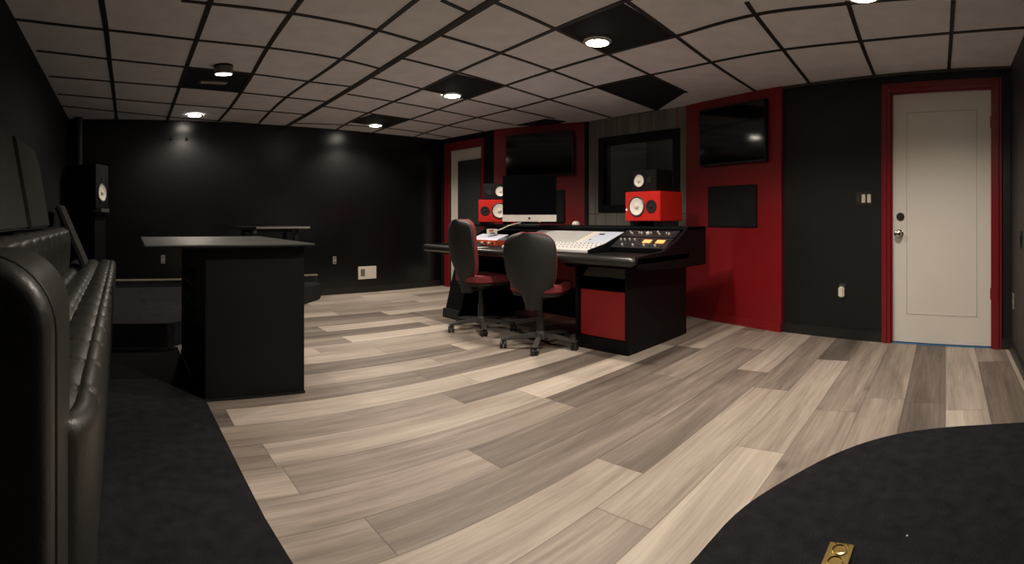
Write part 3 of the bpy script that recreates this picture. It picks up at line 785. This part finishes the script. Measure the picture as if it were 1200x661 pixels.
# mixing console
mx = thing('mixing_console', 'wide pale mixing console with rows of faders and knobs on the desk', 'mixer', (3.4, 3.2, .736))
MY0, MY1 = 2.625, 3.66
prof_ = [(3.24, .737), (3.24, .757), (3.46, .80), (3.755, .893), (3.778, .893), (3.778, .737)]
MB().prism_y(prof_, MY0, MY1, .002).build('body', M_mix_white, mx)
MB().prism_y([(3.23, .737), (3.23, .762), (3.46, .806), (3.75, .898), (3.775, .898), (3.775, .737)], MY0 - .012, MY0, .001).build('side_trim', M_lam, mx)
def slope(u, lift=0.):      # u 0..1 on the upper slope
    a = Vector((3.46, 0, .80)); b = Vector((3.755, 0, .893)); n = Vector((-.0930, 0, .295)).normalized()
    return a.lerp(b, u) + n * lift
def upanel(y0, y1, u0, u1, lift):
    a, b = slope(u0, 0), slope(u1, 0); c, d = slope(u1, lift), slope(u0, lift)
    return [(a.x, a.z), (b.x, b.z), (c.x, c.z), (d.x, d.z)], y0, y1
MB().prism_y(*upanel(MY0 + .01, MY0 + .255, .04, .97, .003)).build('control_panel', M_mix_blue, mx)
MB().prism_y(*upanel(MY0 + .26, MY0 + .34, .04, .97, .0025)).build('blank_panel', M_mix_cream, mx)
MB().prism_y(*upanel(MY0 + .17, MY0 + .225, .70, .78, .006)).build('display_slot', M_matblack, mx)
MB().prism_y(*upanel(MY0 + .215, MY0 + .228, .25, .31, .006)).build('button', M_knobdark, mx)
mb = MB(); ns = 24
for k in range(ns + 1):
    y = MY0 + .35 + k * (MY1 - MY0 - .36) / ns
    mb.prism_y(*upanel(y, y + .009, .06, .96, .0022))
mb.build('strip_lines', M_mix_line, mx)
def deck(u, lift=0):
    a = Vector((3.24, 0, .757)); b = Vector((3.46, 0, .80)); return a.lerp(b, u) + Vector((-.1, 0, .99)) * lift
proto = None
for k in range(24):
    for j, u in enumerate((.90, .60, .30)):
        y = MY0 + .03 + k * (MY1 - MY0 - .06) / 23
        p = deck(u)
        if proto is None:
            proto = MB().cyl((0, 0, .006), .005, .006, n=10, r2=.0045).build('knob', M_mixknob, mx, local=True); o = proto
        else:
            o = proto.copy(); COL.objects.link(o)
        o.location = Vector((p.x, y, p.z)) - mx.location

# rack gear on the right
def rslope(u, lift=0.):
    a = Vector((3.47, 0, .762)); b = Vector((3.755, 0, .915)); n = Vector((-.153, 0, .285)).normalized()
    return a.lerp(b, u) + n * lift
RY0, RY1 = 2.075, 2.60
def rack(u0, u1, label):
    a, b = rslope(u0), rslope(u1); t = thing('rack_unit', label, 'audio rack unit', (a.x, (RY0 + RY1) / 2, a.z))
    back = Vector((.12, 0, -.1))
    pr = [(a.x, a.z), (b.x, b.z), (b.x + .02, b.z - .06), (a.x + .06, a.z - .0)]
    c, d = rslope(u1, -.05), rslope(u0, -.05)
    MB().prism_y([(a.x, a.z), (b.x, b.z), (c.x, c.z), (max(d.x, a.x + .01), max(d.z, .738))], RY0, RY1, .001).build('face', M_rack, t)
    return t
def ritem(t, name, y, u, m, kind, r=.010, wy=.1, wu=.1):
    nrm = Vector((-.153, 0, .285)).normalized()
    if kind == 'knob':
        p = rslope(u); q_ = Vector((0, 0, 1)).rotation_difference(nrm).to_matrix().to_4x4()
        o = MB().cyl((0, 0, .007), r, .016, n=14, r2=r * .85, M=Matrix.Translation((p.x, y, p.z)) @ q_).build(name, m, t, 40)
    else:
        a, b, c, d = rslope(u), rslope(u + wu), rslope(u + wu, .004), rslope(u, .004)
        o = MB().prism_y([(a.x, a.z), (b.x, b.z), (c.x, c.z), (d.x, d.z)], y, y + wy).build(name, m, t)
    return o
r1 = rack(.64, .98, 'black rack unit with a row of pale knobs, upper one in the desk')
r2 = rack(.10, .60, 'black rack unit with two glowing orange meters, lower one in the desk')
rnd = random.Random(3)
for k in range(16):
    y = RY0 + .04 + k * .03
    if k == 8: ritem(r1, 'dial', y, .80, M_cream, 'knob', .018); continue
    ritem(r1, 'knob', y, .74 + .12 * rnd.random(), M_knob if k % 3 else M_knobdark, 'knob', .007 + .004 * rnd.random())
for y in (2.13, 2.255): ritem(r2, 'meter', y, .34, M_orange, 'box', wy=.075, wu=.15)
for k in range(9):
    ritem(r2, 'knob', RY0 + .05 + k * .053, .20, M_knob if k % 2 else M_knobdark, 'knob', .009)
for y in (2.105, 2.37, 2.42, 2.47, 2.52, 2.56): ritem(r2, 'knob', y, .46, M_knob if y > 2.4 else M_knobdark, 'knob', .008)
MB().prism_y([(3.44, .738), (3.475, .762), (3.76, .918), (3.77, .918), (3.77, .738)], RY1 + .001, RY1 + .005, .001).build('rack_rail', M_lam, ds)

# ------------------------------------------------------------------ studio monitors on the bridge
BT = .946
def pads(t_loc, rz, w, d, label, hh=.042):
    t = thing('isolation_pad', label, 'speaker pad', t_loc, rz)
    for sx in (-1, 1): MB().box((sx * w * .36 - .05, -d * .45, 0), (sx * w * .36 + .05, d * .45, hh), .004).build('pad', M_rubber, t, local=True)
    return t
GA = 'red and black studio monitor stacks on the desk'
# right: local -Y front turned to face -X
rzR = math.radians(-90 - 6)
cR = Vector((3.93, 2.44, BT))
pads(cR, rzR, .38, .26, 'black isolation pads under the right red speaker')
speaker_unit('studio_monitor', 'red studio monitor lying sideways at the right end of the desk', None, cR + Vector((0, 0, .043)), rzR, .385, .255, .33, M_spk_red, (-.060, .125, .076), (.10, .125, .056), led=(-.175, .10))
speaker_unit('studio_monitor', 'small black studio monitor on top of the right red speaker', None, cR + Vector((.01, .02, .299)), rzR, .27, .19, .24, M_lam, (-.055, .095, .054), (.06, .10, .026))
# left: facing the camera side
rzL = math.radians(-44)
cL = Vector((3.90, 4.50, BT))
pads(cL, rzL, .36, .26, 'grey isolation pads under the left red speaker', .022)
speaker_unit('studio_monitor', 'red studio monitor lying sideways at the left end of the desk', None, cL + Vector((0, 0, .023)), rzL, .37, .25, .28, M_spk_red, (.048, .125, .076), (-.113, .125, .052))
speaker_unit('studio_monitor', 'small black studio monitor on top of the left red speaker', None, cL + Vector((.0, .0, .274)), rzL, .27, .18, .22, M_lam, (.055, .09, .054), (-.07, .085, .03))

# ------------------------------------------------------------------ desktop computer
pc = az(620.5); rC = 5.12
cc = Vector((rC * math.sin(pc), rC * math.cos(pc), BT))
t = thing('desktop_computer', 'all-in-one computer with black screen and pale chin on the desk bridge', 'computer', cc, -pc - math.radians(3))
IW, z0, z1, ch = .525, .035, .482, .066
MB().prism_y([(0, 0)] * 0 or [(-IW / 2 + .006, z0 + .004), (IW / 2 - .006, z0 + .004), (IW / 2 - .006, z1 - .006), (-IW / 2 + .006, z1 - .006)], -.018, .012, .006).build('body', M_bezel, t, 40, local=True)
MB().box((-IW / 2 + .001, -.0215, z0 + ch), (IW / 2 - .001, -.017, z1 - .001), .002).build('screen', M_screen, t, local=True)
MB().box((-IW / 2, -.0208, z0), (IW / 2, -.0165, z0 + ch), .001).build('chin', M_alu, t, local=True)
# emblem: small bitten fruit with a leaf
R0 = .0115; pts = []
for k in range(40):
    a = 2 * PI * k / 40
    r = R0 * (1 + .06 * math.cos(2 * a)) * (1 - .16 * math.exp(-((a - PI / 2) / .22) ** 2))
    x_, z_ = r * math.cos(a), r * math.sin(a)
    bx, bz = R0 * 1.35, .001
    dd = math.hypot(x_ - bx, z_ - bz)
    if dd < R0 * .62:
        x_ = bx - (bx - x_) / max(dd, 1e-5) * R0 * .62; z_ = bz - (bz - z_) / max(dd, 1e-5) * R0 * .62
    pts.append((x_, z_ + z0 + ch / 2 - .001))
lg = MB(); lg.prism_y(pts, -.0222, -.0206)
lg.prism_y([(.0005, z0 + ch / 2 + .0115), (.004, z0 + ch / 2 + .0125), (.006, z0 + ch / 2 + .017), (.002, z0 + ch / 2 + .0155)], -.0222, -.0206)
lg.build('emblem', M_matblack, t, local=True)
st_ = [(-.09, -.10), (.09, -.10), (.09, .08), (-.09, .08)]
mb = MB(); mb.box((-.10, -.09, 0), (.10, .09, .006), .002)
mb.prism([(-.085, .02), (.085, .02), (.085, .028), (-.085, .028)], .004, .25, .001)
mb.build('stand_foot', M_greyplastic, t, local=True)
tag(MB().lathe([(0, .040), (.018, .038), (.031, .028), (.038, .012), (.038, .003), (.034, 0), (0, 0)], 28, Matrix.Translation((3.86, 3.28, BT))).build('dome_puck', M_cream, smooth=60), 'small cream dome on the desk bridge right of the computer', 'dome')

# gear on the left part of the desktop
t = thing('audio_interface', 'orange audio interface with pale top strip on the desk, behind the chairs', 'audio interface', (3.52, 4.15, .736))
MB().box((3.44, 3.98, .736), (3.62, 4.40, .79), .004).build('body', M_orange_unit, t)
MB().prism_y([(3.46, .79), (3.47, .80), (3.62, .845), (3.62, .79)], 3.98, 4.40, .001).build('top_panel', M_mix_blue, t)
for k in range(7):
    MB().cyl((3.437, 4.02 + k * .055, .763), .012, .018, 'X', 14).build('knob', M_cream if k % 2 else M_knobdark, t, 40)
t = thing('white_box', 'small white box with a red label standing on the orange interface', 'box', (3.56, 4.12, .822))
Mx = Matrix.Translation((3.56, 4.17, .846)) @ Matrix.Rotation(math.radians(-40), 4, 'Z')
MB().box((-.055, -.03, .0), (.055, .03, .055), .004, Mx).build('body', M_cream, t)
MB().box((-.03, -.0325, .032), (.015, -.029, .046), .001, Mx).build('label', M_redlabel, t)
MB().box((-.02, -.0325, .008), (.03, -.029, .018), .001, Mx).build('slot', M_knobdark, t)
cab = [Vector((3.58, 4.15, .876)), Vector((3.62, 4.09, .90)), Vector((3.68, 4.04, .935)), Vector((3.76, 3.98, .962)), Vector((3.86, 3.90, .972)), Vector((3.93, 3.82, .974))]
tag(MB().tube(cab, .006, 8).build('cable', M_cream, smooth=60), 'white cable arching from the white box up to the computer', 'cable')
p = at(569, 289, .742)
t = thing('pouch', 'dark pouch with a purple light lying at the front of the desk', 'pouch', (3.25, 4.22, .736))
MB().lathe([(0, 0), (.07, 0), (.085, .012), (.07, .032), (.03, .042), (0, .043)], 20, Matrix.Translation((3.22, 4.05, .736)) @ Matrix.Diagonal((.8, 1.5, 1, 1))).build('body', M_matblack, t, 60)
MB().box((3.20, 4.12, .772), (3.27, 4.22, .79), .006).build('light_strip', M_purple, t)
tag(MB().box((3.05, 3.82, .7362), (3.22, 4.16, .7375)).build('paper_sheet', M_paper), 'white sheet of paper on the desk behind the chairs', 'paper')

# ------------------------------------------------------------------ office chairs
def rr_shape(u, v, W0, W1, n=2.6):
    pass
def make_chair(label, loc, rz, zb, zt):
    """faces local +Y; back at -Y"""
    t = thing('office_chair', label, 'chair', loc, rz, 'office chairs at the mixing desk')
    TB = [(0, .064), (.10, .074), (.18, .086), (.25, .136), (.315, .166), (.42, .196), (.56, .208), (.7, .215), (.80, .211), (.86, .204), (.91, .190), (.95, .166), (.975, .138), (.99, .108), (1.0, .075), (1.02, .07)]
    def halfw(v):
        for (a, wa), (b, wb) in zip(TB, TB[1:]):
            if v <= b: return wa + (wb - wa) * (v - a) / (b - a)
        return .04
    def backy(v): return -.235 - .05 * math.sin((v - .25) * PI * .9) * (1) - .03 * max(0, v - .6)
    def surf(off, grow, zlo=0., zhi=1.):
        def fn(u, v_):
            v = zlo + (zhi - zlo) * (v_ * .997 + .0015)
            k = 2 * u - 1; w = halfw(v) * grow
            return Vector((w * k, backy(v) + off + .055 * k * k, zb + (zt - zb) * v))
        return fn
    def slab(o0, o1, grow, edge, zlo, zhi, nu=22, nv=34):
        mb = MB(); f0 = surf(o0, grow, zlo, zhi); f1 = surf(o1, grow * edge, zlo, zhi)
        tb = bmesh.new()
        ga = [[tb.verts.new(f0(i / nu, j / nv)) for j in range(nv + 1)] for i in range(nu + 1)]
        gb = [[tb.verts.new(f1(i / nu, j / nv)) for j in range(nv + 1)] for i in range(nu + 1)]
        for i in range(nu):
            for j in range(nv):
                tb.faces.new((ga[i][j], ga[i][j + 1], ga[i + 1][j + 1], ga[i + 1][j])); tb.faces.new((gb[i][j], gb[i + 1][j], gb[i + 1][j + 1], gb[i][j + 1]))
        for j in range(nv):
            for i in (0, nu): tb.faces.new((ga[i][j], ga[i][j + 1], gb[i][j + 1], gb[i][j]))
        for i in range(nu):
            for j in (0, nv): tb.faces.new((ga[i][j], ga[i + 1][j], gb[i + 1][j], gb[i][j]))
        bmesh.ops.recalc_face_normals(tb, faces=tb.faces)
        mb.merge(tb); return mb
    b = slab(0, .022, 1.0, 1.02, 0, 1).build('backrest', M_shell, t, 45, local=True); tag(b, 'dark grey plastic back shell')
    p_ = slab(.016, .062, 1.035, .90, .26, 1.010).build('back_cushion', M_uph, b, 45, local=True); tag(p_, 'dark red fabric cushion')
    # bracket from the shell down and under the seat
    MB().tube([(0, -.185, zb + .10), (0, -.175, zb + .045), (0, -.14, zb + .05), (0, -.09, .39), (0, 0, .40)], [.02, .035, .038, .04, .04], 12).build('back_bracket', M_shell, t, 60, local=True)
    # seat
    pts = []
    for k in range(48):
        a = 2 * PI * k / 48; c, s = math.cos(a), math.sin(a); e_ = 2 / 3.4
        pts.append((.222 * math.copysign(abs(c) ** e_, c), .03 + .235 * math.copysign(abs(s) ** e_, s)))
    MB().prism(pts, .445, .505, .022, seg=4).build('seat', M_uph, t, 50, local=True)
    MB().prism([(x * .93, .03 + (y - .03) * .93) for x, y in pts], .415, .45, .012).build('seat_pan', M_rubber, t, 50, local=True)
    MB().cyl((0, 0, .40), .07, .04, n=20).build('tilt_housing', M_rubber, t, 40, local=True)
    mb = MB(); mb.cyl((0, 0, .29), .021, .24, n=20); mb.cyl((0, 0, .165), .032, .15, n=20); mb.build('gas_column', M_rubber, t, 40, local=True)
    MB().lathe([(0, .06), (.045, .062), (.05, .075), (.04, .11), (.032, .125), (0, .126)], 22).build('hub', M_greyplastic, t, 40, local=True)
    return t
def add_base(t, phase):
    for k in range(5):
        a = phase + 2 * PI * k / 5; c, s = math.cos(a), math.sin(a)
        L_ = .30
        R = Matrix.Rotation(a, 4, 'Z')
        leg = MB().prism_y([(.03, .072), (.03, .112), (.2, .096), (L_, .075), (L_ + .02, .066), (L_, .056), (.18, .068)], -.02, .02, .006, R).build('leg', M_greyplastic, t, 50, local=True)
        mb = MB()
        Rw = R @ Matrix.Translation((L_ - .005, 0, 0)) @ Matrix.Rotation(.5 + k, 4, 'Z')
        for sy in (-.016, .016): mb.cyl((-.012, sy, .029), .029, .020, 'Y', 20, bev=.004, M=Rw)
        mb.cyl((0, 0, .052), .008, .03, n=10, M=Rw); mb.box((-.02, -.012, .03), (.012, .012, .056), .004, Rw)
        mb.build('caster', M_rubber, leg, 40, local=True)
ch1c = Vector((3.03, 3.70, 0)); ch2c = Vector((2.98, 2.90, 0))
f1, f2 = math.radians(97), math.radians(68)      # azimuth each chair faces (from +Y clockwise)
c1 = make_chair('office chair seen half from the side, red seat showing, nearer the far door', ch1c, -f1, .35, 1.0)
c2 = make_chair('office chair with its dark back shell turned to the viewer, before the mixing console', ch2c, -f2, .315, .905)
add_base(c1, math.atan2(-.27, -.2) + f1 + .05); add_base(c2, math.atan2(-.2, -.2) + f2 - .15)

# loose black cylinder under the desk
tag(MB().cyl((3.35, 2.83, .640), .035, .24, 'Y', 20, bev=.006).build('underdesk_lamp', M_matblack, smooth=40), 'black cylinder slung under the desktop beside the right pedestal', 'cylinder')

# ------------------------------------------------------------------ world, camera
w = bpy.data.worlds.new('world'); C.world = w; w.use_nodes = True
w.node_tree.nodes['Background'].inputs[0].default_value = (.5, .45, .4, 1); w.node_tree.nodes['Background'].inputs[1].default_value = .0
cam = bpy.data.cameras.new('camera'); co = bpy.data.objects.new('camera', cam); COL.objects.link(co)
co.location = (0, 0, H); co.rotation_euler = (PI / 2, 0, -az(600))
cam.type = 'PANO'; cam.clip_start = .02
for holder in (cam, getattr(cam, 'cycles', None)):
    if holder is None or not hasattr(holder, 'panorama_type'): continue
    try:
        holder.panorama_type = 'CENTRAL_CYLINDRICAL'
        holder.central_cylindrical_range_u_min = -600 / F; holder.central_cylindrical_range_u_max = 600 / F
        holder.central_cylindrical_range_v_min = -(661 - YH) / F; holder.central_cylindrical_range_v_max = YH / F
        holder.central_cylindrical_radius = 1.0
    except Exception as ex: print('pano', ex)
C.camera = co
C.view_settings.view_transform = 'Standard'
C.view_settings.exposure = 0.0
